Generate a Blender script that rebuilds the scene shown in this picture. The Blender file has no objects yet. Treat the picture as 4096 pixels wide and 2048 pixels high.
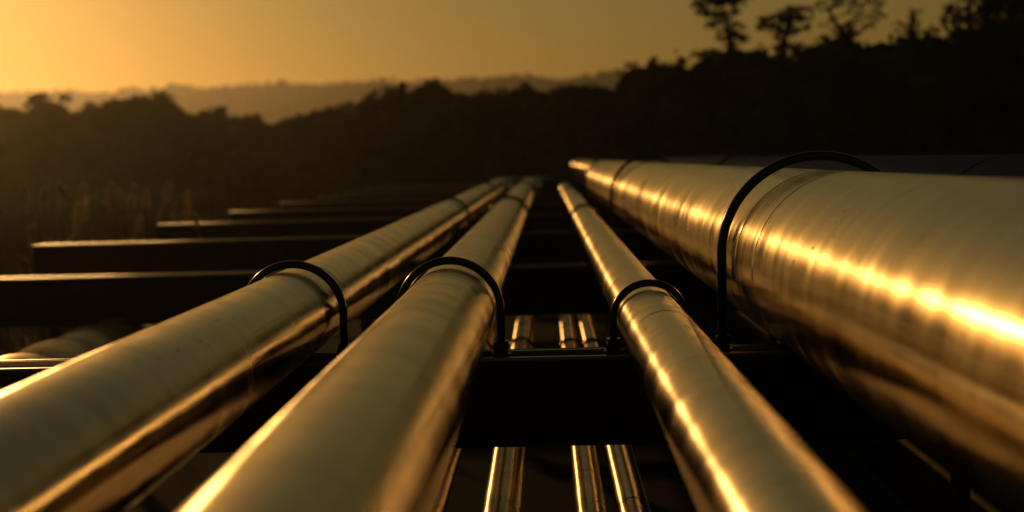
import bpy, math, random
import numpy as np
from mathutils import Vector, Matrix, noise as mnoise

R = math.radians
sc = bpy.context.scene
col = sc.collection
random.seed(7)
rng = np.random.default_rng(7)

# ------------------------------------------------------------------ camera
CAM_Z = 3.40                       # eye height above the ground, 1.10 m above the rack beams
F_PX = 4551.0                      # 40 mm on 36 mm, in pixels of the 4096 px photograph
cam = bpy.data.cameras.new('camera')
cam.lens = 40.0
cam.sensor_width = 36.0
cam.clip_start = 0.05
cam.clip_end = 6000.0
cam_ob = bpy.data.objects.new('camera', cam)
col.objects.link(cam_ob)
CAM_M = (Matrix.Rotation(R(1.795), 4, 'Z') @ Matrix.Rotation(R(90 - 4.88), 4, 'X')
         @ Matrix.Rotation(R(-1.55), 4, 'Z'))
cam_ob.matrix_world = Matrix.Translation((0, 0, CAM_Z)) @ CAM_M
cam.dof.use_dof = True
cam.dof.focus_distance = 6.25
cam.dof.aperture_fstop = 0.9
cam.dof.aperture_blades = 0
sc.camera = cam_ob

# ------------------------------------------------------------------ sky
SUN_EL, SUN_AZ = 12.0, -30.8        # low sun, ahead and to the left of the frame
world = bpy.data.worlds.new('World')
sc.world = world
world.use_nodes = True
wnt = world.node_tree
bg = wnt.nodes['Background']
sky = wnt.nodes.new('ShaderNodeTexSky')
sky.sky_type = 'NISHITA'
sky.sun_disc = False
sky.sun_elevation = R(SUN_EL)
sky.sun_rotation = R(SUN_AZ)
sky.air_density = 2.0
sky.dust_density = 0.7
sky.ozone_density = 1.0
tint = wnt.nodes.new('ShaderNodeMix')        # warm white balance of the evening
tint.data_type = 'RGBA'
tint.blend_type = 'MULTIPLY'
tint.inputs[0].default_value = 1.0
tint.inputs[7].default_value = (1.0, 0.785, 0.47, 1.0)
wnt.links.new(sky.outputs[0], tint.inputs[6])
wnt.links.new(tint.outputs[2], bg.inputs[0])
bg.inputs[1].default_value = 0.05

# ------------------------------------------------------------------ sun
sun = bpy.data.lights.new('sun', 'SUN')
sun.energy = 2.6
sun.angle = R(0.9)
sun.color = (1.0, 0.52, 0.15)
sun_ob = bpy.data.objects.new('sun', sun)
col.objects.link(sun_ob)
sd = Vector((math.sin(R(SUN_AZ)) * math.cos(R(SUN_EL)), math.cos(R(SUN_AZ)) * math.cos(R(SUN_EL)), math.sin(R(SUN_EL))))
sun_ob.rotation_euler = sd.to_track_quat('Z', 'Y').to_euler()
sun_ob.location = (-30, 20, 30)

# ------------------------------------------------------------------ exposure
vs = sc.view_settings
vs.view_transform = 'Standard'
vs.look = 'None'
vs.exposure = -1.0
vs.gamma = 1.0
vs.use_curve_mapping = False
sc.cycles.max_bounces = 8
sc.cycles.glossy_bounces = 5
sc.cycles.volume_bounces = 1
sc.cycles.sample_clamp_indirect = 6.0
sc.cycles.use_denoising = True


def at(px, py, depth):
    """World point that lies `depth` metres along +Y on the ray of pixel (px, py) of the 4096x2048 photograph."""
    d = CAM_M @ Vector(((px - 2048) / F_PX, -(py - 1024) / F_PX, -1.0))
    d *= depth / d.y
    return Vector((d.x, d.y, d.z + CAM_Z))


# ------------------------------------------------------------------ materials
def new_mat(name):
    m = bpy.data.materials.new(name)
    m.use_nodes = True
    return m, m.node_tree, m.node_tree.nodes['Principled BSDF']


def N(nt, t, **kw):
    n = nt.nodes.new(t)
    for k, v in kw.items():
        setattr(n, k, v)
    return n


def metal(name, base, rough, seed, ripple=0.13, aniso=0.6, dirt=0.28, metallic=1.0):
    """Thin rolled sheet cladding: brushed round the pipe, slightly rippled along it, dusty."""
    m, nt, b = new_mat(name)
    tc = N(nt, 'ShaderNodeTexCoord')

    def noise(scale, detail, sx, sy, sz, rough_=0.55):
        mp = N(nt, 'ShaderNodeMapping')
        mp.inputs['Scale'].default_value = (sx, sy, sz)
        mp.inputs['Location'].default_value = (seed * 3.1, seed * 7.7, seed)
        nt.links.new(tc.outputs['Object'], mp.inputs[0])
        n = N(nt, 'ShaderNodeTexNoise')
        n.inputs['Scale'].default_value = scale
        n.inputs['Detail'].default_value = detail
        n.inputs['Roughness'].default_value = rough_
        nt.links.new(mp.outputs[0], n.inputs['Vector'])
        return n.outputs['Fac']
    brush = noise(1.0, 4, 2.0, 160.0, 2.0)
    rip = noise(1.0, 2, 0.7, 2.2, 0.7)
    dents = noise(3.0, 3, 1.0, 0.6, 1.0)
    stain = noise(1.6, 6, 0.55, 2.2, 0.55, 0.62)
    wipe = noise(1.0, 6, 1.1, 7.0, 1.1, 0.72)
    specks = noise(26.0, 1, 1.0, 1.0, 1.0)
    b.inputs['Metallic'].default_value = metallic
    r1 = N(nt, 'ShaderNodeMapRange')
    r1.inputs[1].default_value = 0.35
    r1.inputs[2].default_value = 0.75
    r1.inputs[3].default_value = rough - 0.05
    r1.inputs[4].default_value = rough + 0.12
    nt.links.new(stain, r1.inputs[0])
    nt.links.new(r1.outputs[0], b.inputs['Roughness'])
    cr = N(nt, 'ShaderNodeValToRGB')
    cr.color_ramp.elements[0].position = 0.36
    cr.color_ramp.elements[0].color = (*[c * (1 - dirt) for c in base], 1)
    cr.color_ramp.elements[1].position = 0.62
    cr.color_ramp.elements[1].color = (*base, 1)
    nt.links.new(stain, cr.inputs[0])
    sp = N(nt, 'ShaderNodeMapRange')
    sp.inputs[1].default_value = 0.735
    sp.inputs[2].default_value = 0.76
    nt.links.new(specks, sp.inputs[0])
    mx = N(nt, 'ShaderNodeMix', data_type='RGBA')
    mx.inputs[7].default_value = (0.06, 0.045, 0.03, 1)
    nt.links.new(sp.outputs[0], mx.inputs[0])
    wr = N(nt, 'ShaderNodeMapRange')          # smears wiped round the pipe
    wr.inputs[1].default_value = 0.30
    wr.inputs[2].default_value = 0.58
    wr.inputs[3].default_value = 0.80
    wr.inputs[4].default_value = 1.0
    nt.links.new(wipe, wr.inputs[0])
    wm = N(nt, 'ShaderNodeMix', data_type='RGBA', blend_type='MULTIPLY')
    wm.inputs[0].default_value = 1.0
    nt.links.new(cr.outputs[0], wm.inputs[6])
    nt.links.new(wr.outputs[0], wm.inputs[7])
    nt.links.new(wm.outputs[2], mx.inputs[6])
    nt.links.new(mx.outputs[2], b.inputs['Base Color'])
    if aniso:
        tg = N(nt, 'ShaderNodeTangent', direction_type='RADIAL', axis='Y')
        b.inputs['Anisotropic'].default_value = aniso
        b.inputs['Anisotropic Rotation'].default_value = 0.25
        nt.links.new(tg.outputs[0], b.inputs['Tangent'])
    b1 = N(nt, 'ShaderNodeBump')
    b1.inputs['Strength'].default_value = 0.07
    b1.inputs['Distance'].default_value = 0.002
    nt.links.new(brush, b1.inputs['Height'])
    b2 = N(nt, 'ShaderNodeBump')
    b2.inputs['Strength'].default_value = ripple
    b2.inputs['Distance'].default_value = 0.03
    nt.links.new(rip, b2.inputs['Height'])
    nt.links.new(b1.outputs[0], b2.inputs['Normal'])
    b3 = N(nt, 'ShaderNodeBump')
    b3.inputs['Strength'].default_value = 0.028
    b3.inputs['Distance'].default_value = 0.02
    nt.links.new(dents, b3.inputs['Height'])
    nt.links.new(b2.outputs[0], b3.inputs['Normal'])
    nt.links.new(b3.outputs[0], b.inputs['Normal'])
    return m


def paint(name, colr, rough, spec=0.5, bump=0.15, var=0.4, scale=9.0, metallic=0.0):
    m, nt, b = new_mat(name)
    tc = N(nt, 'ShaderNodeTexCoord')
    n = N(nt, 'ShaderNodeTexNoise')
    n.inputs['Scale'].default_value = scale
    n.inputs['Detail'].default_value = 6
    nt.links.new(tc.outputs['Object'], n.inputs['Vector'])
    cr = N(nt, 'ShaderNodeValToRGB')
    cr.color_ramp.elements[0].position = 0.3
    cr.color_ramp.elements[0].color = (*[c * (1 - var) for c in colr], 1)
    cr.color_ramp.elements[1].position = 0.7
    cr.color_ramp.elements[1].color = (*[min(1, c * (1 + var)) for c in colr], 1)
    nt.links.new(n.outputs['Fac'], cr.inputs[0])
    nt.links.new(cr.outputs[0], b.inputs['Base Color'])
    b.inputs['Roughness'].default_value = rough
    b.inputs['Specular IOR Level'].default_value = spec
    b.inputs['Metallic'].default_value = metallic
    if bump:
        bp = N(nt, 'ShaderNodeBump')
        bp.inputs['Strength'].default_value = bump
        bp.inputs['Distance'].default_value = 0.005
        nt.links.new(n.outputs['Fac'], bp.inputs['Height'])
        nt.links.new(bp.outputs[0], b.inputs['Normal'])
    return m


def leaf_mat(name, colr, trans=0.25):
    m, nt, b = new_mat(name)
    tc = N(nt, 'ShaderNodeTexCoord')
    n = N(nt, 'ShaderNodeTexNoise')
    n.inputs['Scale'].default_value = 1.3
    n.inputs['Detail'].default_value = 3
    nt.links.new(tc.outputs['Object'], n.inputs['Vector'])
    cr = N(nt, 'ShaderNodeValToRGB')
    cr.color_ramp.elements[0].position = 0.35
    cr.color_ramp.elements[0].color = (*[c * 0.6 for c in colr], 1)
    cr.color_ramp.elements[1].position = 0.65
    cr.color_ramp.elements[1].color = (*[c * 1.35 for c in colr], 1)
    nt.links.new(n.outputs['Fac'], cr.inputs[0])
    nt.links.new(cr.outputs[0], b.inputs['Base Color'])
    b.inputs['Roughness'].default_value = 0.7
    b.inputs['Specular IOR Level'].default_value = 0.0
    if trans:
        t = N(nt, 'ShaderNodeBsdfTranslucent')
        nt.links.new(cr.outputs[0], t.inputs[0])
        mix = N(nt, 'ShaderNodeMixShader')
        mix.inputs[0].default_value = trans
        nt.links.new(b.outputs[0], mix.inputs[1])
        nt.links.new(t.outputs[0], mix.inputs[2])
        nt.links.new(mix.outputs[0], nt.nodes['Material Output'].inputs[0])
    return m


M = {}
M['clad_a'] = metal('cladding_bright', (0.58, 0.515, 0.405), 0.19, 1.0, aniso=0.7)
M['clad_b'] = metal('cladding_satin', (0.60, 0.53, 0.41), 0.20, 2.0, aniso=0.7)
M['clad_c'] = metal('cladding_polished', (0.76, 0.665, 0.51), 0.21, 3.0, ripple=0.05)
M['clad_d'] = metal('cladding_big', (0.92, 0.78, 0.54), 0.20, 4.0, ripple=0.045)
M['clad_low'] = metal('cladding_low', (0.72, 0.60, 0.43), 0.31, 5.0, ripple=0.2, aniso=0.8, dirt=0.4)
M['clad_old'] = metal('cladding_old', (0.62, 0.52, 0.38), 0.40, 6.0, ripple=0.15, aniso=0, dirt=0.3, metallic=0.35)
M['clad_dark'] = paint('pipe_paint_and_shade', (0.002, 0.009, 0.050), 0.6, 0.02, 0.1)  # paint of the dark blue pipe; on the bends the colour stands for shade
M['clad_rib'] = metal('cladding_ribbed', (0.93, 0.68, 0.36), 0.42, 7.0, ripple=0.1, aniso=0, dirt=0.15)
M['core'] = paint('joint_sealant', (0.03, 0.027, 0.025), 0.7, 0.3)
M['black'] = paint('black_paint', (0.008, 0.008, 0.010), 0.22, 0.22, 0.12)
M['steel'] = paint('beam_paint', (0.010, 0.009, 0.010), 0.35, 0.15, 0.05, scale=5.0)
M['flange'] = paint('flange_paint', (0.014, 0.012, 0.012), 0.29, 1.0, 0.03, scale=3.0)
M['edge'] = paint('gloss_edge', (0.05, 0.04, 0.03), 0.28, 1.0, 0.03)
M['dull_strip'] = paint('matte_dark_strip', (0.006, 0.006, 0.006), 0.9, 0.08, 0.3, scale=12.0)  # for the added strip that darkens the flange middle
M['nut'] = paint('galvanised', (0.30, 0.28, 0.25), 0.35, 0.5, 0.1, metallic=0.9)
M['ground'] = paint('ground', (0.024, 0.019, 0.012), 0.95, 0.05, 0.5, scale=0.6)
M['hill'] = paint('hill_cover', (0.05, 0.05, 0.025), 0.95, 0.05, 0.0, scale=0.02)
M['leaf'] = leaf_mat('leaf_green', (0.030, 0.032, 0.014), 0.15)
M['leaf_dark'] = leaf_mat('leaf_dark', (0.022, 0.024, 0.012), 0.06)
M['leaf_brown'] = leaf_mat('leaf_brown', (0.055, 0.043, 0.020), 0.25)
M['reed'] = leaf_mat('reed_straw', (0.42, 0.33, 0.23), 0.55)
M['bark'] = paint('bark', (0.014, 0.011, 0.009), 0.95, 0.02, 0.5, scale=6.0)


# ------------------------------------------------------------------ mesh helpers
def mesh_from(name, verts, faces, mat, smooth=True):
    me = bpy.data.meshes.new(name)
    me.from_pydata([tuple(v) for v in verts], [], faces)
    if smooth:
        me.polygons.foreach_set('use_smooth', [True] * len(me.polygons))
    me.materials.append(mat)
    me.update()
    return me


def link(name, me, parent=None, loc=None):
    o = bpy.data.objects.new(name, me)
    col.objects.link(o)
    if parent is not None:
        o.parent = parent
    if loc is not None:
        o.location = loc
    return o


def tag(o, label=None, cat=None, group=None, kind=None):
    for k, v in (('label', label), ('category', cat), ('group', group), ('kind', kind)):
        if v:
            o[k] = v
    return o


def empty(name, loc, label, cat, group=None):
    o = bpy.data.objects.new(name, None)
    o.empty_display_size = 0.2
    col.objects.link(o)
    o.location = loc
    return tag(o, label, cat, group)


def sweep_geo(path, radius, n=48, caps=False):
    """Tube of `radius` (number or list) along `path`, frame carried along without twist."""
    P = [Vector(p) for p in path]
    rad = radius if hasattr(radius, '__len__') else [radius] * len(P)
    T = []
    for i in range(len(P)):
        a, b = P[max(0, i - 1)], P[min(len(P) - 1, i + 1)]
        T.append((b - a).normalized())
    up = Vector((0, 0, 1)) if abs(T[0].z) < 0.9 else Vector((1, 0, 0))
    u = T[0].cross(up).normalized()
    verts, faces = [], []
    for i, p in enumerate(P):
        u = (u - T[i] * u.dot(T[i])).normalized()
        v = T[i].cross(u)
        for k in range(n):
            a = 2 * math.pi * k / n
            verts.append(p + (u * math.cos(a) + v * math.sin(a)) * rad[i])
    for i in range(len(P) - 1):
        for k in range(n):
            k2 = (k + 1) % n
            faces.append((i * n + k, i * n + k2, (i + 1) * n + k2, (i + 1) * n + k))
    if caps:
        faces.append(tuple(range(n - 1, -1, -1)))
        faces.append(tuple((len(P) - 1) * n + k for k in range(n)))
    return verts, faces


def tube(name, path, radius, mat, n=48, caps=False, parent=None):
    v, f = sweep_geo(path, radius, n, caps)
    return link(name, mesh_from(name, v, f, mat), parent)


def box_geo(V, F, c, s):
    cx, cy, cz = c
    x, y, z = s[0] / 2, s[1] / 2, s[2] / 2
    b = len(V)
    V += [(cx - x, cy - y, cz - z), (cx + x, cy - y, cz - z), (cx + x, cy + y, cz - z), (cx - x, cy + y, cz - z),
          (cx - x, cy - y, cz + z), (cx + x, cy - y, cz + z), (cx + x, cy + y, cz + z), (cx - x, cy + y, cz + z)]
    F += [(b, b + 3, b + 2, b + 1), (b + 4, b + 5, b + 6, b + 7), (b, b + 1, b + 5, b + 4),
          (b + 1, b + 2, b + 6, b + 5), (b + 2, b + 3, b + 7, b + 6), (b + 3, b, b + 4, b + 7)]


def prism_x(name, prof, x0, x1, mat, parent):
    """A profile in (y, z) run from x0 to x1."""
    n = len(prof)
    V = [(x0, y, z) for y, z in prof] + [(x1, y, z) for y, z in prof]
    F = [(i, i + n, (i + 1) % n + n, (i + 1) % n) for i in range(n)]
    F += [tuple(range(n)), tuple(range(2 * n - 1, n - 1, -1))]
    me = mesh_from(name, V, F, mat, smooth=False)
    o = link(name, me, parent)
    bv = o.modifiers.new('bevel', 'BEVEL')
    bv.width = 0.006
    bv.segments = 3
    bv.limit_method = 'ANGLE'
    return o


# ------------------------------------------------------------------ ground and hills
def ground_z(x, y):
    d = math.hypot(x, y)
    return 0.18 * mnoise.noise(Vector((x * 0.06, y * 0.06, 0))) * min(1, d / 20.0) - 0.0


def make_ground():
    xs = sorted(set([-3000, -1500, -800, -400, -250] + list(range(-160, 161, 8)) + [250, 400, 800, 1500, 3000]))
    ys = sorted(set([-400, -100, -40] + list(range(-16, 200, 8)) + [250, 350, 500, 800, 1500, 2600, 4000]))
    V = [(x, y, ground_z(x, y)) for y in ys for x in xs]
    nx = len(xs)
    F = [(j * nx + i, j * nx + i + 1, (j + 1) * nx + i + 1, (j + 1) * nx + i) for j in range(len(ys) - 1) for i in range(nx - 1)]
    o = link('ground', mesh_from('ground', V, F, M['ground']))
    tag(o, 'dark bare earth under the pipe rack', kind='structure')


make_ground()


def make_hill():
    """A wooded ridge about 900 m off; the top line follows the photograph's far ridge."""
    pts = [(-600, 232), (0, 232), (300, 229), (450, 216), (530, 221), (600, 213), (700, 212), (790, 208), (900, 206), (950, 201),
           (1010, 208), (1100, 201), (1200, 196), (1300, 191), (1400, 192), (1480, 186), (1580, 179), (1800, 172), (2300, 160), (3000, 150)]
    prof = []
    for px, py in pts:
        p = at(px * 1.59, py * 1.59, 900.0)
        prof.append((p.x, p.z))
    xs = np.linspace(prof[0][0], prof[-1][0], 220)
    zs = np.interp(xs, [p[0] for p in prof], [p[1] for p in prof])
    rows = [(-260, -0.02), (-160, 0.42), (-80, 0.76), (-30, 0.93), (0, 1.0), (60, 0.97), (200, 0.75), (420, -0.02)]
    V, F = [], []
    for dy, k in rows:
        for x, z in zip(xs, zs):
            nz = mnoise.noise(Vector((x * 0.012, dy * 0.012, 3))) * 5 * (1 - abs(k - 0.5))
            V.append((x, 900 + dy, (z - 5) * k + (nz if k > 0 and dy != 0 else 0)))
    nx = len(xs)
    for j in range(len(rows) - 1):
        for i in range(nx - 1):
            F.append((j * nx + i, j * nx + i + 1, (j + 1) * nx + i + 1, (j + 1) * nx + i))
    o = link('hill', mesh_from('hill', V, F, M['hill']))
    tag(o, 'hazy olive wooded ridge on the far horizon', kind='structure')
    # the wood that covers it, one mass
    n = 26000
    xi = rng.uniform(xs[0], xs[-1], n)
    dy = rng.uniform(-150, 25, n)
    kk = np.interp(dy, [r[0] for r in rows], [r[1] for r in rows])
    zz = (np.interp(xi, xs, zs) - 5) * kk
    big = np.array([mnoise.noise(Vector((x * 0.03, y * 0.05, 9))) for x, y in zip(xi, dy)])
    h = np.clip(rng.uniform(-2, 6, n) * (0.75 + 0.9 * big), -2, 9)
    C = np.stack([xi, 900 + dy, zz + h], 1)
    me = leaf_cloud('distant_wood', C, 3.2, M['hill'])
    w = link('distant_wood', me)
    tag(w, 'far off woodland covering the hazy ridge', 'woodland', kind='stuff')


def leaf_quads(C, size, rg=None):
    rg = rg if rg is not None else rng
    n = len(C)
    a = rg.normal(size=(n, 3))
    a /= np.linalg.norm(a, axis=1)[:, None]
    b = rg.normal(size=(n, 3))
    b = np.cross(a, b)
    b /= np.linalg.norm(b, axis=1)[:, None]
    s = size * rg.uniform(0.6, 1.3, n)[:, None]
    a = a * s
    b = b * s * 0.6
    V = np.concatenate([C - a, C + b, C + a, C - b], 1).reshape(-1, 3)
    F = np.arange(4 * n).reshape(n, 4)
    return V, F


def np_mesh(name, V, F, mats, mat_idx=None, smooth=False):
    me = bpy.data.meshes.new(name)
    nv, nf = len(V), len(F)
    me.vertices.add(nv)
    me.vertices.foreach_set('co', np.asarray(V, dtype=np.float32).ravel())
    me.loops.add(nf * 4)
    me.loops.foreach_set('vertex_index', np.asarray(F, dtype=np.int32).ravel())
    me.polygons.add(nf)
    me.polygons.foreach_set('loop_start', np.arange(0, nf * 4, 4, dtype=np.int32))
    for m_ in (mats if isinstance(mats, (list, tuple)) else [mats]):
        me.materials.append(m_)
    me.update(calc_edges=True)
    return me


def leaf_cloud(name, C, size, mat):
    V, F = leaf_quads(C, size)
    return np_mesh(name, V, F, mat)


make_hill()

# ------------------------------------------------------------------ trees
def blob_geo(center, rad, seed, nu=10, nv=7, amp=0.25):
    """A lumpy closed core that keeps the inside of a crown from being see-through."""
    V, F = [], []
    for j in range(nv + 1):
        th = math.pi * j / nv
        for i in range(nu):
            ph = 2 * math.pi * i / nu
            d = Vector((math.sin(th) * math.cos(ph), math.sin(th) * math.sin(ph), math.cos(th)))
            k = 1 + amp * mnoise.noise(d * 1.7 + Vector((seed, seed * 2, 0)))
            V.append((center[0] + d.x * rad[0] * k, center[1] + d.y * rad[1] * k, center[2] + d.z * rad[2] * k))
    for j in range(nv):
        for i in range(nu):
            i2 = (i + 1) % nu
            F.append((j * nu + i, (j + 1) * nu + i, (j + 1) * nu + i2, j * nu + i2))
    return V, F


def crown_mesh(name, lobes, leaves, size, mat, seed, core=0.72):
    """Unit-ish crown: lobes are (x, y, z, rx, ry, rz); leaf clumps over each lobe's shell, a dark core inside."""
    rg = np.random.default_rng(seed)
    pts = []
    tot = sum(l[3] * l[5] for l in lobes)
    VV, FF, off = [], [], 0
    for li, l in enumerate(lobes):
        n = int(leaves * l[3] * l[5] / tot)
        ncl = max(6, n // 22)
        d = rg.normal(size=(ncl, 3))
        d /= np.linalg.norm(d, axis=1)[:, None]
        rr = rg.uniform(0.62, 0.98, ncl)[:, None]
        cl = np.array(l[:3]) + d * rr * np.array(l[3:])
        idx = rg.integers(0, ncl, n)
        spread = 0.12 * np.array(l[3:]) * rg.uniform(0.5, 1.4, (ncl, 1))
        pts.append(cl[idx] + rg.normal(size=(n, 3)) * spread[idx])
        if core:
            v, f = blob_geo(l[:3], [c * core for c in l[3:]], seed + li)
            VV.append(np.array(v))
            FF.append(np.array(f) + off)
            off += len(v)
    C = np.concatenate(pts)
    V, F = leaf_quads(C, size, rg)
    VV.append(V)
    FF.append(F + off)
    return np_mesh(name, np.concatenate(VV), np.concatenate(FF), mat)


def limb(VF, path, rads, n=7):
    v, f = sweep_geo(path, rads, n)
    b = len(VF[0])
    VF[0].extend(v)
    VF[1].extend([tuple(i + b for i in q) for q in f])


def trunk_mesh(name, h, r, branches, seed):
    rd = random.Random(seed)
    VF = ([], [])
    top = Vector((rd.uniform(-.03, .03) * h, 0, h))
    mid = Vector((rd.uniform(-.04, .04) * h, rd.uniform(-.03, .03) * h, h * .5))
    limb(VF, [(0, 0, -0.3), (0, 0, 0.15 * h), mid, top], [r * 1.25, r, r * .75, r * .3], 9)
    for (t, dx, dy, dz) in branches:
        s = Vector((0, 0, 0)).lerp(top, t)
        s.x += (mid.x * (1 - abs(2 * t - 1)))
        e = s + Vector((dx, dy, dz))
        m = s.lerp(e, .5) + Vector((0, 0, -0.08 * abs(dx)))
        limb(VF, [s, m, e], [r * .45, r * .3, r * .1], 6)
    return mesh_from(name, VF[0], VF[1], M['bark'])


def broad_variant(seed, mat):
    rd = random.Random(seed)
    lobes = [(0, 0, 0.40, 0.42, 0.42, 0.40)]
    for k in range(5):
        a = 2 * math.pi * (k + rd.uniform(-.3, .3)) / 5
        lobes.append((0.36 * math.cos(a), 0.36 * math.sin(a), rd.uniform(.10, .22), .26, .26, .22))
    for k in range(7):
        a = rd.uniform(0, 2 * math.pi)
        rr = rd.uniform(0.12, 0.34)
        z = rd.uniform(0.42, 0.78)
        s = rd.uniform(0.15, 0.24) * (1.2 - 0.4 * z)
        lobes.append((rr * math.cos(a), rr * math.sin(a), z, s * 1.25, s * 1.25, s))
    lobes.append((rd.uniform(-.08, .08), 0, 0.80, 0.22, 0.22, 0.17))
    return crown_mesh('crown', lobes, 5600, 0.024, mat, seed)


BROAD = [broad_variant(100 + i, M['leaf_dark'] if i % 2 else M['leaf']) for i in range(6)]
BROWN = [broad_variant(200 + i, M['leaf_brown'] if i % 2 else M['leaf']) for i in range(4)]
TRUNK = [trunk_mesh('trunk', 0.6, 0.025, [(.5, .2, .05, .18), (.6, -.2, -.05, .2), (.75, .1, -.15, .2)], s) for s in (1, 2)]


def plant_tree(name, cat, label, group, base, h, w, variant, rz, trunk=True):
    e = empty(name, base, label, cat, group)
    c = link('crown', variant, e)
    c.scale = (w, w, h)
    c.rotation_euler = (0, 0, rz)
    if trunk:
        t = link('trunk', TRUNK[int(rz * 10) % 2], e)
        t.scale = (h * 0.9, h * 0.9, h)
    return e


# near tree belt: (x, y of its top in the 2576 px wide view, depth, width factor)
def belt(items, name, cat, group, variants, labels, fat=1.0, hk=.95):
    for i, (px, py, dep, wk) in enumerate(items):
        top = at(px * 1.59, py * 1.59, dep)
        gz = ground_z(top.x, top.y)
        h = (top.z - gz) / hk
        plant_tree(name, cat, labels[i], group, (top.x, top.y, gz), h, wk * fat, variants[i % len(variants)],
                   random.uniform(0, 6.2), True)


left_trees = [   # brownish bushes in the haze at the left
    (20, 262, 96, 6.5, 'low hazy bush at the left edge of the brown thicket'),
    (100, 246, 92, 8.0, 'domed brown bush second from the left edge of the thicket'),
    (185, 278, 98, 7.0, 'low brown bush in the dip left of a taller pair'),
    (250, 258, 100, 7.5, 'small rounded brown bush before the widest dome of the thicket'),
    (345, 236, 88, 9.0, 'widest brown domed bush under the bright sky at left'),
    (410, 243, 90, 8.0, 'brown bush on the right shoulder of the widest dome'),
    (475, 280, 92, 7.5, 'sloping brown bush below the right shoulder of the dome'),
    (543, 266, 95, 4.0, 'narrow pointed bush standing up from the sloping thicket'),
    (590, 286, 92, 7.0, 'low bush right of the narrow pointed one'),
    (650, 298, 88, 8.0, 'lowest bush under the pale hillside gap'),
    (710, 300, 90, 7.0, 'flat low bush in the middle of the hillside gap'),
    (765, 288, 85, 6.5, 'bush rising at the right end of the hillside gap'),
    (838, 262, 84, 5.0, 'pointed bush left of the flat shoulder before the dark clump'),
    (885, 270, 82, 7.5, 'flat topped bush left of the dark tree clump'),
    (940, 272, 80, 6.5, 'bush tucked against the left foot of the dark tree clump'),
]
belt([t[:4] for t in left_trees], 'bush', 'bush', 'bushes of the hazy thicket at left', BROWN, [t[4] for t in left_trees], 1.5)

mid_trees = [    # dark clump at the centre
    (1000, 222, 76, 6.5, 'left shoulder tree of the dark central clump'),
    (1060, 206, 74, 7.5, 'tallest rounded tree of the dark central clump'),
    (1118, 226, 76, 7.0, 'tree on the right side of the dark central clump'),
    (1175, 236, 78, 7.0, 'low dark tree right of the central clump'),
    (1225, 232, 74, 6.0, 'small dark tree before the dip at centre'),
    (1265, 250, 72, 6.0, 'lowest dark tree in the dip at centre'),
    (1310, 224, 70, 6.5, 'dark tree just right of the dip at centre'),
    (1372, 226, 68, 6.5, 'dark tree between the dip and the rising belt'),
    (1430, 214, 66, 6.5, 'first step of the rising dark belt'),
    (1490, 222, 64, 6.5, 'slightly lower dark tree in the rising belt'),
    (1545, 224, 62, 6.0, 'dark tree at the notch before the tall belt'),
    (1600, 172, 62, 5.0, 'dark tree whose top cuts the end of the far ridge'),
    (1650, 162, 60, 5.0, 'dark tree with a wispy top left of the first pine'),
]
belt([t[:4] for t in mid_trees], 'broad_tree', 'tree', 'dark trees of the middle belt', BROAD, [t[4] for t in mid_trees], 1.2, .92)

right_trees = [
    (1700, 166, 58, 5.2, 'dark tree at the left foot of the first pine'),
    (1762, 142, 57, 5.0, 'dark tree right under the crown of the first pine'),
    (1835, 122, 56, 5.2, 'dark tree closing the gap between the two pines'),
    (1900, 134, 55, 5.0, 'dark tree at the left foot of the second pine'),
    (1965, 138, 54, 5.0, 'dark tree behind the trunk of the second pine'),
    (2010, 156, 54, 4.2, 'low dark tree in the bright notch right of the second pine'),
    (2060, 116, 53, 5.0, 'dark tree at the left foot of the open branched tree'),
    (2115, 94, 52, 5.2, 'dark tree under the forked open branched tree'),
    (2180, 114, 51, 5.0, 'dark tree right of the fork of the open branched tree'),
    (2240, 112, 50, 5.0, 'dark tree under the gap left of the slim sapling'),
    (2300, 104, 50, 5.0, 'dark tree at the foot of the slim sapling'),
    (2355, 94, 49, 5.0, 'dark tree between the slim sapling and the big corner tree'),
    (2420, 96, 48, 5.4, 'dark tree under the lit holes of the corner tree'),
    (2500, 84, 47, 5.6, 'dark tree under the right part of the corner tree'),
    (2570, 40, 46, 6.0, 'dark tree at the right edge of the picture'),
    (2650, 60, 45, 6.0, 'dark tree just past the right edge'),
]
belt([t[:4] for t in right_trees], 'broad_tree', 'tree', 'dark trees of the near belt at right', BROAD, [t[4] for t in right_trees], 1.25, .915)


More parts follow.
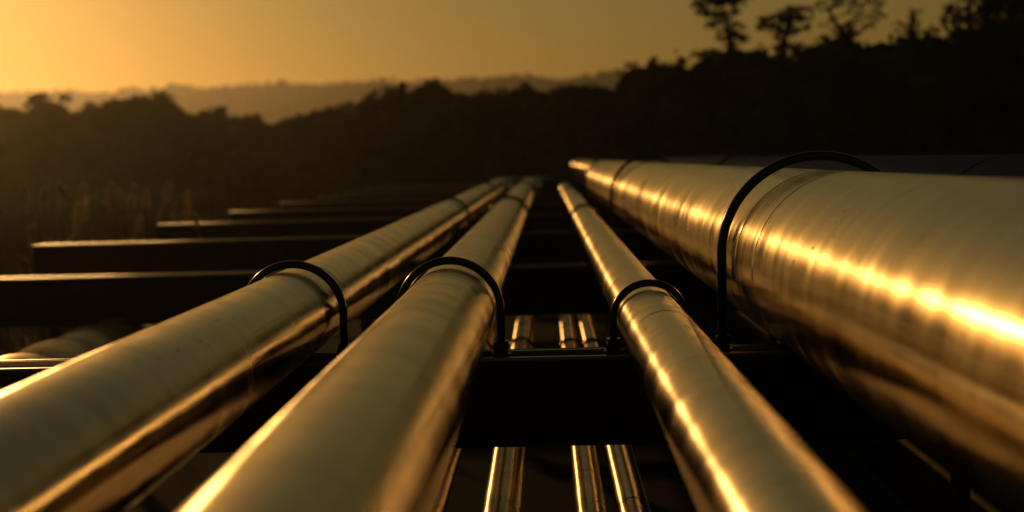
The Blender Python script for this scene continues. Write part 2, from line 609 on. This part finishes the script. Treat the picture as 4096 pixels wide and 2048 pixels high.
def open_tree(name, cat, label, group, px_base, dep, plates, trunk_pts, mat, leaves=30, lsize=0.13, flat=0.42):
    """A tall tree whose separate foliage plates are seen against the sky.  plates: (px, py, r_px) in the 2576 px view."""
    b = at(px_base * 1.59, 300 * 1.59, dep)
    gz = ground_z(b.x, b.y)
    base = Vector((b.x, b.y, gz))
    e = empty(name, base, label, cat, group)
    rd = random.Random(int(px_base))
    k = 1.59 * dep / F_PX
    VF = ([], [])
    tp = [Vector((0, 0, -0.3))] + [at(x * 1.59, y * 1.59, dep) - base for x, y in trunk_pts]
    r0 = 0.22
    limb(VF, tp, [r0 * (1 - 0.75 * i / (len(tp) - 1)) for i in range(len(tp))], 9)
    C = []
    rg = np.random.default_rng(int(px_base))
    for (x, y, r) in plates:
        c = at(x * 1.59, y * 1.59, dep) - base
        c.y += rd.uniform(-1.2, 1.2) * min(1.0, r * k)
        near = min(tp[1:], key=lambda q: (q - c).length + max(0, q.z - c.z) * 2)
        limb(VF, [near, near.lerp(c, .5) + Vector((0, 0, -.1)), c], [0.045, 0.032, 0.012], 6)
        rr = r * k
        n = int(leaves * (1.7 if x > 2450 else 1) * 1.9 * (r / 10.0) ** 2) + 24
        ncl = max(4, n // 9)
        cl = rg.normal(size=(ncl, 3)) * np.array([0.52, 0.52, 0.52 * flat]) * rr
        ii = rg.integers(0, ncl, n)
        C.append(np.array(c) + cl[ii] * 1.12 + rg.normal(size=(n, 3)) * rr * 0.13)
    link('trunk', mesh_from('trunk', VF[0], VF[1], M['bark']), e)
    V, F = leaf_quads(np.concatenate(C), lsize * .6, rg)
    link('crown', np_mesh('crown', V, F, mat), e)
    return e


GP = 'tall open crowned trees above the belt at right'
open_tree('pine_tree', 'tree', 'first tall pine from the left, its upper crown running out of the picture', GP, 1822, 56,
          [(1765, 8, 22), (1800, 2, 26), (1840, 6, 24), (1868, -4, 20), (1762, 32, 16), (1792, 36, 18), (1820, 44, 16), (1845, 32, 14),
           (1800, 58, 14), (1784, 64, 12), (1850, 66, 16), (1830, 84, 20), (1858, 92, 18), (1872, 100, 12), (1812, 96, 12),
           (1760, 140, 16), (1788, 128, 12), (1842, 112, 14), (1800, -30, 40), (1850, -40, 40)],
          [(1838, 230), (1836, 130), (1832, 80), (1822, 40), (1815, -20)], M['leaf_dark'])
open_tree('pine_tree', 'tree', 'second pine with a leaning layered crown whole against the sky', GP, 1962, 55,
          [(2000, 22, 16), (2022, 24, 14), (1980, 30, 16), (1950, 42, 18), (1930, 46, 16), (2000, 44, 18), (1970, 54, 18), (2025, 50, 14),
           (1912, 70, 14), (1930, 64, 14), (1960, 74, 16), (1990, 68, 18), (2015, 74, 14), (2030, 66, 12), (1958, 92, 12), (1985, 86, 14),
           (1975, 112, 18), (1955, 122, 16), (1990, 118, 16), (2000, 132, 12), (1960, 138, 16)],
          [(1972, 230), (1972, 130), (1976, 90), (1985, 55), (1998, 28)], M['leaf_dark'])
open_tree('open_branched_tree', 'tree', 'forked tree with bare limbs and sparse leaves between pines and sapling', GP, 2125, 53,
          [(2068, 10, 14), (2080, 26, 13), (2098, 4, 14), (2120, -4, 16), (2150, 2, 14), (2172, 12, 14), (2195, 0, 16), (2215, 8, 14),
           (2205, 28, 13), (2222, 38, 11), (2190, 44, 12), (2165, 34, 10), (2140, 22, 10), (2090, 48, 11), (2072, 62, 9), (2180, 66, 11),
           (2198, 58, 10), (2135, 62, 8), (2100, 80, 10), (2160, 84, 9), (2080, 96, 10), (2150, -30, 30), (2200, -30, 30)],
          [(2125, 230), (2124, 100), (2110, 70), (2095, 45), (2085, 20)], M['leaf'], leaves=15, lsize=0.11, flat=0.6)
open_tree('slim_sapling', 'tree', 'slim sapling with a thin crown standing alone in the sky gap', GP, 2293, 51,
          [(2298, 30, 9), (2312, 26, 8), (2286, 44, 9), (2306, 46, 10), (2262, 58, 9), (2278, 66, 8), (2300, 64, 9), (2318, 60, 8),
           (2256, 76, 8), (2282, 84, 11), (2296, 96, 13), (2314, 84, 8), (2270, 96, 10)],
          [(2293, 230), (2292, 110), (2292, 80), (2297, 50), (2302, 28)], M['leaf'], leaves=24, lsize=0.10)
open_tree('corner_tree', 'tree', 'big dense tree filling the upper right corner with a few bright holes', GP, 2480, 48,
          [(2390, 34, 20), (2384, 62, 16), (2400, 82, 18), (2410, 20, 20), (2420, 50, 24), (2440, 4, 26), (2446, 78, 20), (2460, 40, 24),
           (2476, 14, 26), (2490, 70, 26), (2506, 40, 28), (2520, 8, 30), (2536, 70, 28), (2552, 34, 32), (2570, 4, 36), (2500, 98, 26),
           (2540, 100, 28), (2574, 70, 34), (2600, 40, 40), (2440, 104, 20), (2420, -14, 24), (2480, -24, 30), (2540, -30, 36), (2590, -20, 40),
           (2396, 104, 14), (2570, 110, 30)],
          [(2490, 260), (2488, 130), (2484, 80), (2480, 30), (2480, -30)], M['leaf_dark'], leaves=13, lsize=0.15, flat=0.8)

# understory: dark shrubs that close the belt down to the ground
und = [(980, 330), (1080, 325), (1180, 330), (1280, 335), (1390, 320), (1500, 310), (1600, 280), (1700, 270), (1800, 262), (1900, 255),
       (2000, 245), (2100, 235), (2200, 230), (2300, 225), (2400, 215), (2500, 205), (2600, 200)]
und_words = ['below the left of the central clump', 'below the middle of the central clump', 'right of the central clump', 'under the central dip',
             'under the first step of the rise', 'left of where the far ridge ends', 'where the far ridge ends', 'left of the first pine', 'below the first pine',
             'below the second pine', 'below the bright notch', 'left of the forked tree', 'right of the forked tree', 'below the slim sapling',
             'left of the corner tree', 'below the corner tree', 'in the bottom right of the wood']
for i, (px, py) in enumerate(und):
    dep = 66 - i * 1.3
    top = at(px * 1.59, py * 1.59, dep)
    plant_tree('shrub', 'shrub', 'dark shrub at the foot of the tree belt, ' + und_words[i], 'understory shrubs of the dark belt',
               (top.x, top.y, 0), top.z / 0.98, 6.4, BROAD[(i * 2 + 1) % 6], i * 1.3, False)

# ------------------------------------------------------------------ reeds and grass at the left
def blade(VF, base, tip, w):
    base, tip = Vector(base), Vector(tip)
    d = (tip - base)
    s = d.cross(Vector((random.uniform(-1, 1), random.uniform(-1, 1), 0.1))).normalized() * w
    m = base.lerp(tip, 0.55) + Vector((0, 0, 0.04 * d.length))
    b = len(VF[0])
    VF[0].extend([base - s, base + s, m + s * .8, m - s * .8, tip])
    VF[1].extend([(b, b + 1, b + 2, b + 3), (b + 3, b + 2, b + 4)])


def reed_field():
    VF = ([], [])
    for _ in range(11000):
        y = random.uniform(19, 60)
        x = random.uniform(-30, -8.4) * (0.55 + 0.45 * y / 30)
        if x > -8.3:
            continue
        z = ground_z(x, y)
        h = random.uniform(0.9, 2.2) * (1.25 if y < 34 else .9)
        blade(VF, (x, y, z - .05), (x + random.uniform(-.5, .5), y + random.uniform(-.4, .4), z + h), random.uniform(.006, .016))
    o = link('tall_grass', mesh_from('tall_grass', VF[0], VF[1], M['leaf_dark'], False))
    tag(o, 'rough dry grass beyond the ends of the beams', 'grass', kind='stuff')


reed_field()

plumes = [(160, 462, 24, 1.0), (195, 458, 24, 1.5), (205, 470, 25, 1.2), (262, 466, 25, 0.9), (298, 478, 26, .7), (318, 490, 24, 1.2),
          (352, 482, 26, .7), (412, 458, 26, 1.3), (462, 482, 25, 1.2), (440, 500, 25, .7), (500, 545, 22, .4), (330, 545, 22, .5), (62, 470, 25, .9), (100, 480, 23, .8)]
plume_where = ['left of the tallest pair', 'left of a close pair and brightest in it', 'right one of a close pair', 'thin and pale between two pairs',
               'short and dim at mid clump', 'bent at mid clump', 'dim and thin behind the clump', 'upright and bright near the right end',
               'leaning and broad at the right end', 'low beside the leaning broad one', 'lowest and farthest right near the beam ends',
               'low in front of the clump', 'dark near the left edge', 'dim right of the dark leftmost one']
plumes += [(140, 500, 27, .5), (228, 492, 28, .6), (276, 505, 23, .5), (375, 500, 27, .6), (392, 515, 24, .5), (425, 520, 28, .6), (340, 466, 29, .5)]
plume_where += ['short below the row at its left', 'short in the gap after the close pair', 'low in front of the thin pale one', 'short behind the bright upright one',
                'low and thin left of the bright upright one', 'low between the two brightest at right', 'far and faint above mid clump']
for i, (px, py, dep, s) in enumerate(plumes):
    tip = at(px * 1.59, py * 1.59, dep)
    gz = ground_z(tip.x, tip.y)
    e = empty('reed', (tip.x, tip.y, gz), 'dry reed plume ' + plume_where[i], 'reed', 'backlit reed plumes beyond the beam ends')
    H = tip.z - gz
    VF = ([], [])
    limb(VF, [(0, 0, -.05), (0.03, 0, H * .5), (0, 0, H * .97)], [.010, .008, .005], 6)
    link('stem', mesh_from('stem', VF[0], VF[1], M['reed']), e)
    V2 = ([], [])
    lean = random.uniform(-.35, .45)
    plen = random.uniform(.35, .85)
    for k in range(int(170 * s) + 50):
        t = random.uniform(0.0, 1.0)
        zb = H - plen * s * (1 - t) - .05
        a = random.uniform(0, 6.28)
        r = (0.03 + .06 * s) * (0.35 + math.sin(math.pi * min(1, t * .9 + .05))) * random.uniform(.4, 1)
        blade(V2, (lean * (zb - H + .5), 0, zb), (lean * (zb - H + .5) + r * math.cos(a) + .05, r * math.sin(a), zb + random.uniform(.05, .16)), .011)
    for k in range(3):
        zb = H * random.uniform(.3, .7)
        a = random.uniform(0, 6.28)
        blade(V2, (0, 0, zb), (.3 * math.cos(a), .3 * math.sin(a), zb + random.uniform(.1, .4)), .012)
    tag(link('plume', mesh_from('plume', V2[0], V2[1], M['reed'], False), e), kind='stuff')

# ------------------------------------------------------------------ pipe rack
BEAM_TOP = CAM_Z - 1.10
BENT0, STEP = 6.37, 5.30
LOW_Z = CAM_Z - 2.0
bents = [BENT0 + STEP * i for i in range(10)] + [70 + 6 * i for i in range(6)]
bent_words = ['nearest beam, under the four sharp clamps', 'second beam, lit edge reaching the left frame side',
              'third beam, with the bright free left end', 'fourth beam back, dark topped behind the bright ended one',
              'fifth beam back, faint strip left of the pipes', 'sixth beam back, faint strip near the pipes turning',
              'seventh beam back, thin line left of the pipe bends', 'eighth beam back, beside the cross runs', 'ninth beam back, beyond the cross runs',
              'tenth beam back, almost lost in the dark']


far_words = ['first beyond the pipe loops', 'second beyond the pipe loops', 'third beyond the pipe loops', 'fourth beyond the pipe loops',
             'last but one in the distance', 'farthest in the distance']


def support(y, i):
    e = empty('support_frame', (0, y, 0), 'black steel pipe support frame, ' + (bent_words[i] if i < 10 else far_words[i - 10]),
              'pipe support', 'support frames across the pipe rack')
    x0, x1 = -7.72, 5.6
    if i > 4:
        x1 = 13.0
    zt, zb = BEAM_TOP, BEAM_TOP - 0.50
    fw, ft, wt = 0.15, 0.02, 0.008
    zf = zt - ft
    prism_x('flange', [(-fw, zt), (-fw, zf), (fw, zf), (fw, zt)], x0, x1, M['flange'], e)
    prism_x('dark_strip', [(-.078, zt + .004), (-.078, zt + .0005), (.078, zt + .0005), (.078, zt + .004)], x0 + .1, x1 - .05, M['dull_strip'], e)  # added dark matte strip, dulls the sky sheen between the bright flange edges
    for sy in (-1, 1):
        tube('edge_bead', [(x0, sy * (fw - .006), zt - .0095), ((x0 + x1) / 2, sy * (fw - .006), zt - .0095), (x1, sy * (fw - .006), zt - .0095)], .0135, M['edge'], 12, True, e)
    prof = [(-wt, zf - .002), (-wt, zb + ft), (-fw, zb + ft), (-fw, zb),
            (fw, zb), (fw, zb + ft), (wt, zb + ft), (wt, zf - .002)]
    prism_x('beam', prof, x0, x1, M['steel'], e)
    zl = LOW_Z - 0.115
    prof2 = [(-.07, zl), (-.07, zl - .16), (.07, zl - .16), (.07, zl)]
    prism_x('lower_beam', prof2, -3.0, 2.262, M['steel'], e)
    for x in (x0 + .2, -2.75, 2.30, x1 - .2):
        V, F = [], []
        wdt = 0.07 if abs(x - 2.3) < .01 else .16
        if x in (x0 + .2, x1 - .2):
            box_geo(V, F, (x, 0, (zb - .003 - .3) / 2), (wdt, .14, zb - .003 + .3))
        else:
            box_geo(V, F, (x, 0, (zb + zl) / 2), (wdt, .12, zb - zl - .006) if x < 2 else (wdt, .12, zb - zl + .2))
            box_geo(V, F, (x, 0, (zl - .163) / 2 - .15), (wdt, .16, zl - .163 + .3))
        link('post', mesh_from('post', V, F, M['steel'], False), e)
    for x in (x0 + .006, ):
        V, F = [], []
        box_geo(V, F, (x - .012, 0, (zt + zb) / 2), (.012, .21, .46))
        link('end_plate', mesh_from('end_plate', V, F, M['steel'], False), e)
    return e


for i, y in enumerate(bents):
    support(y, i)


def arc_path(pts, rad, seg=14):
    """Polyline with its corners rounded to radius rad."""
    P = [Vector(p) for p in pts]
    out = [P[0]]
    for i in range(1, len(P) - 1):
        a, b, c = P[i - 1], P[i], P[i + 1]
        u, v = (a - b).normalized(), (c - b).normalized()
        s, t = b + u * rad, b + v * rad
        ctr = b + (u + v) * rad
        for k in range(seg + 1):
            an = math.pi / 2 * k / seg
            out.append(ctr - v * rad * math.cos(an) - u * rad * math.sin(an))
    out.append(P[-1])
    return out


def densify(path, step):
    out = [Vector(path[0])]
    for a, b in zip(path[:-1], path[1:]):
        a, b = Vector(a), Vector(b)
        n = max(1, int((b - a).length / step))
        for k in range(1, n + 1):
            out.append(a.lerp(b, k / n))
    return out


def upper_pipe(label, X, r, seams, y_turn, x_loop, mat, thin=None):
    zc = BEAM_TOP + r + 0.002
    e = empty('clad_pipe', (X, 0, zc), label, 'pipe', 'large pipes along the top of the rack')
    g = 0.0090 if r > .4 else 0.0045
    ys = [-4.0] + seams + [y_turn - 2.2]
    for a, b in zip(ys[:-1], ys[1:]):
        path = densify([(0, a + g, 0), (0, b - g, 0)], 0.45)
        # rolled edges at the lap of two sheets
        rr = [r] * len(path)
        p0, p1 = path[0], path[-1]
        path = [p0, p0 + Vector((0, .003, 0)), p0 + Vector((0, .008, 0)), p0 + Vector((0, .014, 0))] + path[1:-1] + [
            p1 - Vector((0, .014, 0)), p1 - Vector((0, .008, 0)), p1 - Vector((0, .003, 0)), p1]
        rr = [r - .006, r - .001, r, r] + [r] * (len(path) - 8) + [r, r, r - .001, r - .006]
        tube('cladding_section', path, rr, mat, 72, False, e)
    tube('joint_sealant', [(0, -3.9, 0), (0, y_turn - 2.3, 0)], r - .02, M['core'], 48, True, e)
    ye = y_turn - 2.2 + g
    if thin:                       # insulation stops here; a thinner clad pipe goes on straight
        tz = thin - zc
        tube('end_collar', [(0, ye, 0), (0, ye + .02, 0), (0, ye + .10, 0), (0, ye + .12, 0)], [r - .02, r + .004, r + .004, r - .02], mat, 72, True, e)
        for a, b in ((ye + .115, 38.0), (38.02, 49.0), (49.02, 62.0), (62.02, 130.0)):
            tube('cladding_section', densify([(0, a, tz), (0, b, tz)], 2.0), .31, mat, 48, True, e)
        for y in bents[6:]:
            V, F = [], []
            h = thin - .31 - BEAM_TOP
            box_geo(V, F, (0, y, tz - .31 - h / 2), (.22, .14, h - .004))
            link('stand', mesh_from('stand', V, F, M['steel'], False), e)
        return e
    rad = .33 if r < .3 else .9
    drop = -2.3 if r < .3 else -2.0
    if x_loop is None:
        lp = arc_path([(0, ye, 0), (0, y_turn, 0), (0, y_turn, drop)], rad)
        tube('elbow', lp, r, mat, 48, True, e)
        return e
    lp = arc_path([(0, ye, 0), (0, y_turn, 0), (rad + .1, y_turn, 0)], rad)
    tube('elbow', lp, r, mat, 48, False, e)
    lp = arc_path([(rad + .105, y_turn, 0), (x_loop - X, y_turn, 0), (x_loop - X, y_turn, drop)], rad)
    tube('bend_section', densify(lp, 2.0), r, M['clad_dark'], 40, True, e)  # shade and dark reflections on the cross run put in as dark colour
    return e


XA, XB, XC, XD, XE = -1.46, -0.558, 0.565, 1.51, 3.0
RA, RB, RC, RD, RE = .25, .25, .176, .496, .52
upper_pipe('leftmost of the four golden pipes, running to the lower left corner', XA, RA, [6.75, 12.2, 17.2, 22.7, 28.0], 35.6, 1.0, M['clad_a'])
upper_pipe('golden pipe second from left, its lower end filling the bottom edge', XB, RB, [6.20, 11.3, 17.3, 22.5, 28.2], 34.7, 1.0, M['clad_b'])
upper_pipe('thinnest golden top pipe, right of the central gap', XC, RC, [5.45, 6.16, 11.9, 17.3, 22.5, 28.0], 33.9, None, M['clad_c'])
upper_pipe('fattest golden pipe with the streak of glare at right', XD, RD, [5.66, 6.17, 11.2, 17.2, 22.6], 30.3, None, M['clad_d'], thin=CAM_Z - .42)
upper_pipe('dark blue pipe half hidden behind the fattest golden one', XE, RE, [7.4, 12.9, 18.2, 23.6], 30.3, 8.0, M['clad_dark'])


def lower_pipe(label, X, r, seams, mat, wav=0.0, y1=62.0, zc=None):
    zc = zc or LOW_Z
    e = empty('lower_pipe', (X, 0, zc), label, 'pipe', 'smaller pipes on the lower level of the rack')
    ys = [-2.0] + seams + [y1]
    for a, b in zip(ys[:-1], ys[1:]):
        if wav:
            n = max(6, int((b - a) / .06))
            path = [(0, a + .002 + (b - a - .004) * k / n, 0) for k in range(n + 1)]
            rr = [r * (1 + wav * (abs(math.sin(math.pi * k / n)) ** .6 - .5)) for k in range(n + 1)]
        else:
            path = densify([(0, a + .003, 0), (0, b - .003, 0)], .8)
            d5, d9 = Vector((0, .005, 0)), Vector((0, .012, 0))
            path = [path[0], path[0] + d5, path[0] + d9] + path[1:-1] + [path[-1] - d9, path[-1] - d5, path[-1]]
            rr = [r - .004] + [r] * (len(path) - 2) + [r - .004]
        tube('cladding_section', path, rr, mat, 40, False, e)
    tube('joint_sealant', [(0, -1.9, 0), (0, y1 - .1, 0)], (r - .009) * (1 - wav * .6), M['core'], 32, True, e)
    return e


lower_pipe('ribbed fat pipe in the shade left of all golden pipes', -4.55, .43, [5.5 + .85 * k for k in range(8)], M['clad_rib'], wav=.15, y1=12.1, zc=CAM_Z - 2.0)
lower_pipe('low dull pipe seen between the two left golden pipes', -1.75, .13, [9.0, 14.5, 20.0], M['clad_low'])
lower_pipe('low narrow pipe just under the right side of the second golden pipe', -.74, .115, [8.8, 14.0, 19.6], M['clad_low'])
lower_pipe('low pipe with the brightest glint, leftmost in the central gap', -.296, .112, [9.6, 15.0, 20.5], M['clad_low'])
lower_pipe('left one of the close low pair in the central gap', .212, .09, [6.85, 13.2, 19.0], M['clad_low'])
lower_pipe('right one of the close low pair in the central gap', 0.45, .095, [6.25, 12.8, 18.6], M['clad_low'])
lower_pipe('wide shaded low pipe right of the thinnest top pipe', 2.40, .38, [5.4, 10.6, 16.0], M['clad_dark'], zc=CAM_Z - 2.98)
lower_pipe('thin low pipe glinting under the fattest golden pipe', 3.59, .075, [7.4, 12.6, 17.8], M['clad_rib'], zc=CAM_Z - 2.98)


# ------------------------------------------------------------------ clamps
def u_bolt_meshes(R_, bar, leg):
    path = [(-R_, 0, -leg)] + [(-R_ * math.cos(a), 0, R_ * math.sin(a)) for a in [math.pi * k / 40 for k in range(41)]] + [(R_, 0, -leg)]
    v, f = sweep_geo(path, bar, 18, True)
    me = mesh_from('bar', v, f, M['black'])
    me.polygons[-1].use_smooth = False
    me.polygons[-2].use_smooth = False
    return me


def hexnut(w, h):
    V = [(w * math.cos(math.pi / 3 * k), w * math.sin(math.pi / 3 * k), z) for z in (0, h) for k in range(6)]
    F = [(k, (k + 1) % 6, (k + 1) % 6 + 6, k + 6) for k in range(6)] + [(5, 4, 3, 2, 1, 0), (6, 7, 8, 9, 10, 11)]
    return mesh_from('nut', V, F, M['nut'] if False else M['black'], False)


NUT = hexnut(.046, .034)
V_, F_ = sweep_geo([(0, 0, 0), (0, 0, .007)], .058, 20, True)
WASHER = mesh_from('washer', V_, F_, M['steel'], False)


def thread_geo(r, h):
    path, rr = [], []
    n = int(h / .004)
    for k in range(n + 1):
        path.append((0, 0, h * k / n))
        rr.append(r * (1.0 if k % 2 else .86))
    v, f = sweep_geo(path, rr, 12, True)
    return mesh_from('thread', v, f, M['nut'])


def u_bolt(label, X, y, zbase, R_, bar, zc, group, small=1.0):
    e = empty('u_bolt', (X, y, zbase), label, 'pipe clamp', group)
    b = link('bar', u_bolt_meshes(R_, bar, zc - zbase - .003), e)
    b.location = (0, 0, zc - zbase)
    for s in (-1, 1):
        w = link('washer', WASHER, e)
        w.location = (s * R_, 0, .001)
        w.scale = (small,) * 3
        n = link('nut', NUT, e)
        n.location = (s * R_, 0, .0085 * small)
        n.scale = (small,) * 3
        n.rotation_euler = (0, 0, .3)
        n2 = link('nut', NUT, e)
        n2.location = (s * R_, 0, .045 * small)
        n2.scale = (small * .94,) * 3
        n2.rotation_euler = (0, 0, .75)
    return e


GU = 'black U-bolts holding the top pipes down'
order = ['nearest', 'second', 'third']
for k, y in enumerate((BENT0, BENT0 + 2 * STEP, BENT0 + 4 * STEP)):
    w = order[k]
    z0 = BEAM_TOP
    u_bolt(f'{w} black U-bolt along the leftmost golden pipe', XA + .01, y, z0, .285, .023, CAM_Z - .846, GU)
    u_bolt(f'{w} black U-bolt along the second golden pipe from left', XB, y, z0, .285, .023, CAM_Z - .846, GU)
    u_bolt(f'{w} black U-bolt along the thinnest top pipe', XC, y, z0, .204, .021, CAM_Z - .918, GU)
    u_bolt(f'{w} tall black U-bolt over the fattest golden pipe', XD, y, z0, .537, .027, CAM_Z - .565, GU)
for k, y in enumerate((BENT0 + 2 * STEP, BENT0 + 4 * STEP)):
    w = ['nearer', 'farther'][k]
    u_bolt(f'{w} U-bolt over the dark blue pipe behind the fattest one', XE, y, BEAM_TOP, .56, .027, CAM_Z - .54, GU)
GL = 'thin U-bolts on the low pipes'
for X, r, w in ((-.74, .115, 'narrow low pipe beside the second golden pipe'), (-.296, .112, 'low pipe with the brightest glint'),
                (.212, .09, 'left one of the close low pair'), (.445, .085, 'right one of the close low pair')):
    u_bolt('thin dark U-bolt on the ' + w, X, BENT0 + STEP + .05, LOW_Z - .115, r + .02, .017, LOW_Z + .008, GL, .5)
for k, y in enumerate((BENT0, BENT0 + STEP)):
    zt_ = CAM_Z - 2.98 - .076
    V, F = [], []
    box_geo(V, F, (0, 0, (zt_ - .1) / 2), (.5, .3, zt_ + .1))
    o = link('sleeper', mesh_from('sleeper', V, F, M['ground'], False), None, (3.59, y, 0))
    bv = o.modifiers.new('bevel', 'BEVEL')
    bv.width = .015
    tag(o, ('nearer' if k == 0 else 'farther') + ' low concrete block under the thin low pipe at right', 'sleeper', 'blocks under the thin low pipe')
    u_bolt(('nearer' if k == 0 else 'farther') + ' dark U-bolt on the thin low pipe under the fattest golden pipe', 3.59, y, zt_, .095, .016, zt_ + .08, GL, .6)

# ------------------------------------------------------------------ haze
def haze():
    V, F = [], []
    x0, x1, y0, y1, z0, z1 = -2990, 2990, -380, 1480, -1.5, 95
    box_geo(V, F, ((x0 + x1) / 2, (y0 + y1) / 2, (z0 + z1) / 2), (x1 - x0, y1 - y0, z1 - z0))
    m = bpy.data.materials.new('haze')
    m.use_nodes = True
    nt = m.node_tree
    nt.nodes.remove(nt.nodes['Principled BSDF'])
    pv = nt.nodes.new('ShaderNodeVolumePrincipled')
    pv.inputs['Color'].default_value = (0.95, 0.9, 0.82, 1)
    pv.inputs['Density'].default_value = 0.00036
    pv.inputs['Anisotropy'].default_value = 0.80
    nt.links.new(pv.outputs[0], nt.nodes['Material Output'].inputs['Volume'])
    o = link('haze', mesh_from('haze', V, F, m, False))
    tag(o, 'thin golden evening haze filling the valley', 'haze', kind='stuff')


haze()
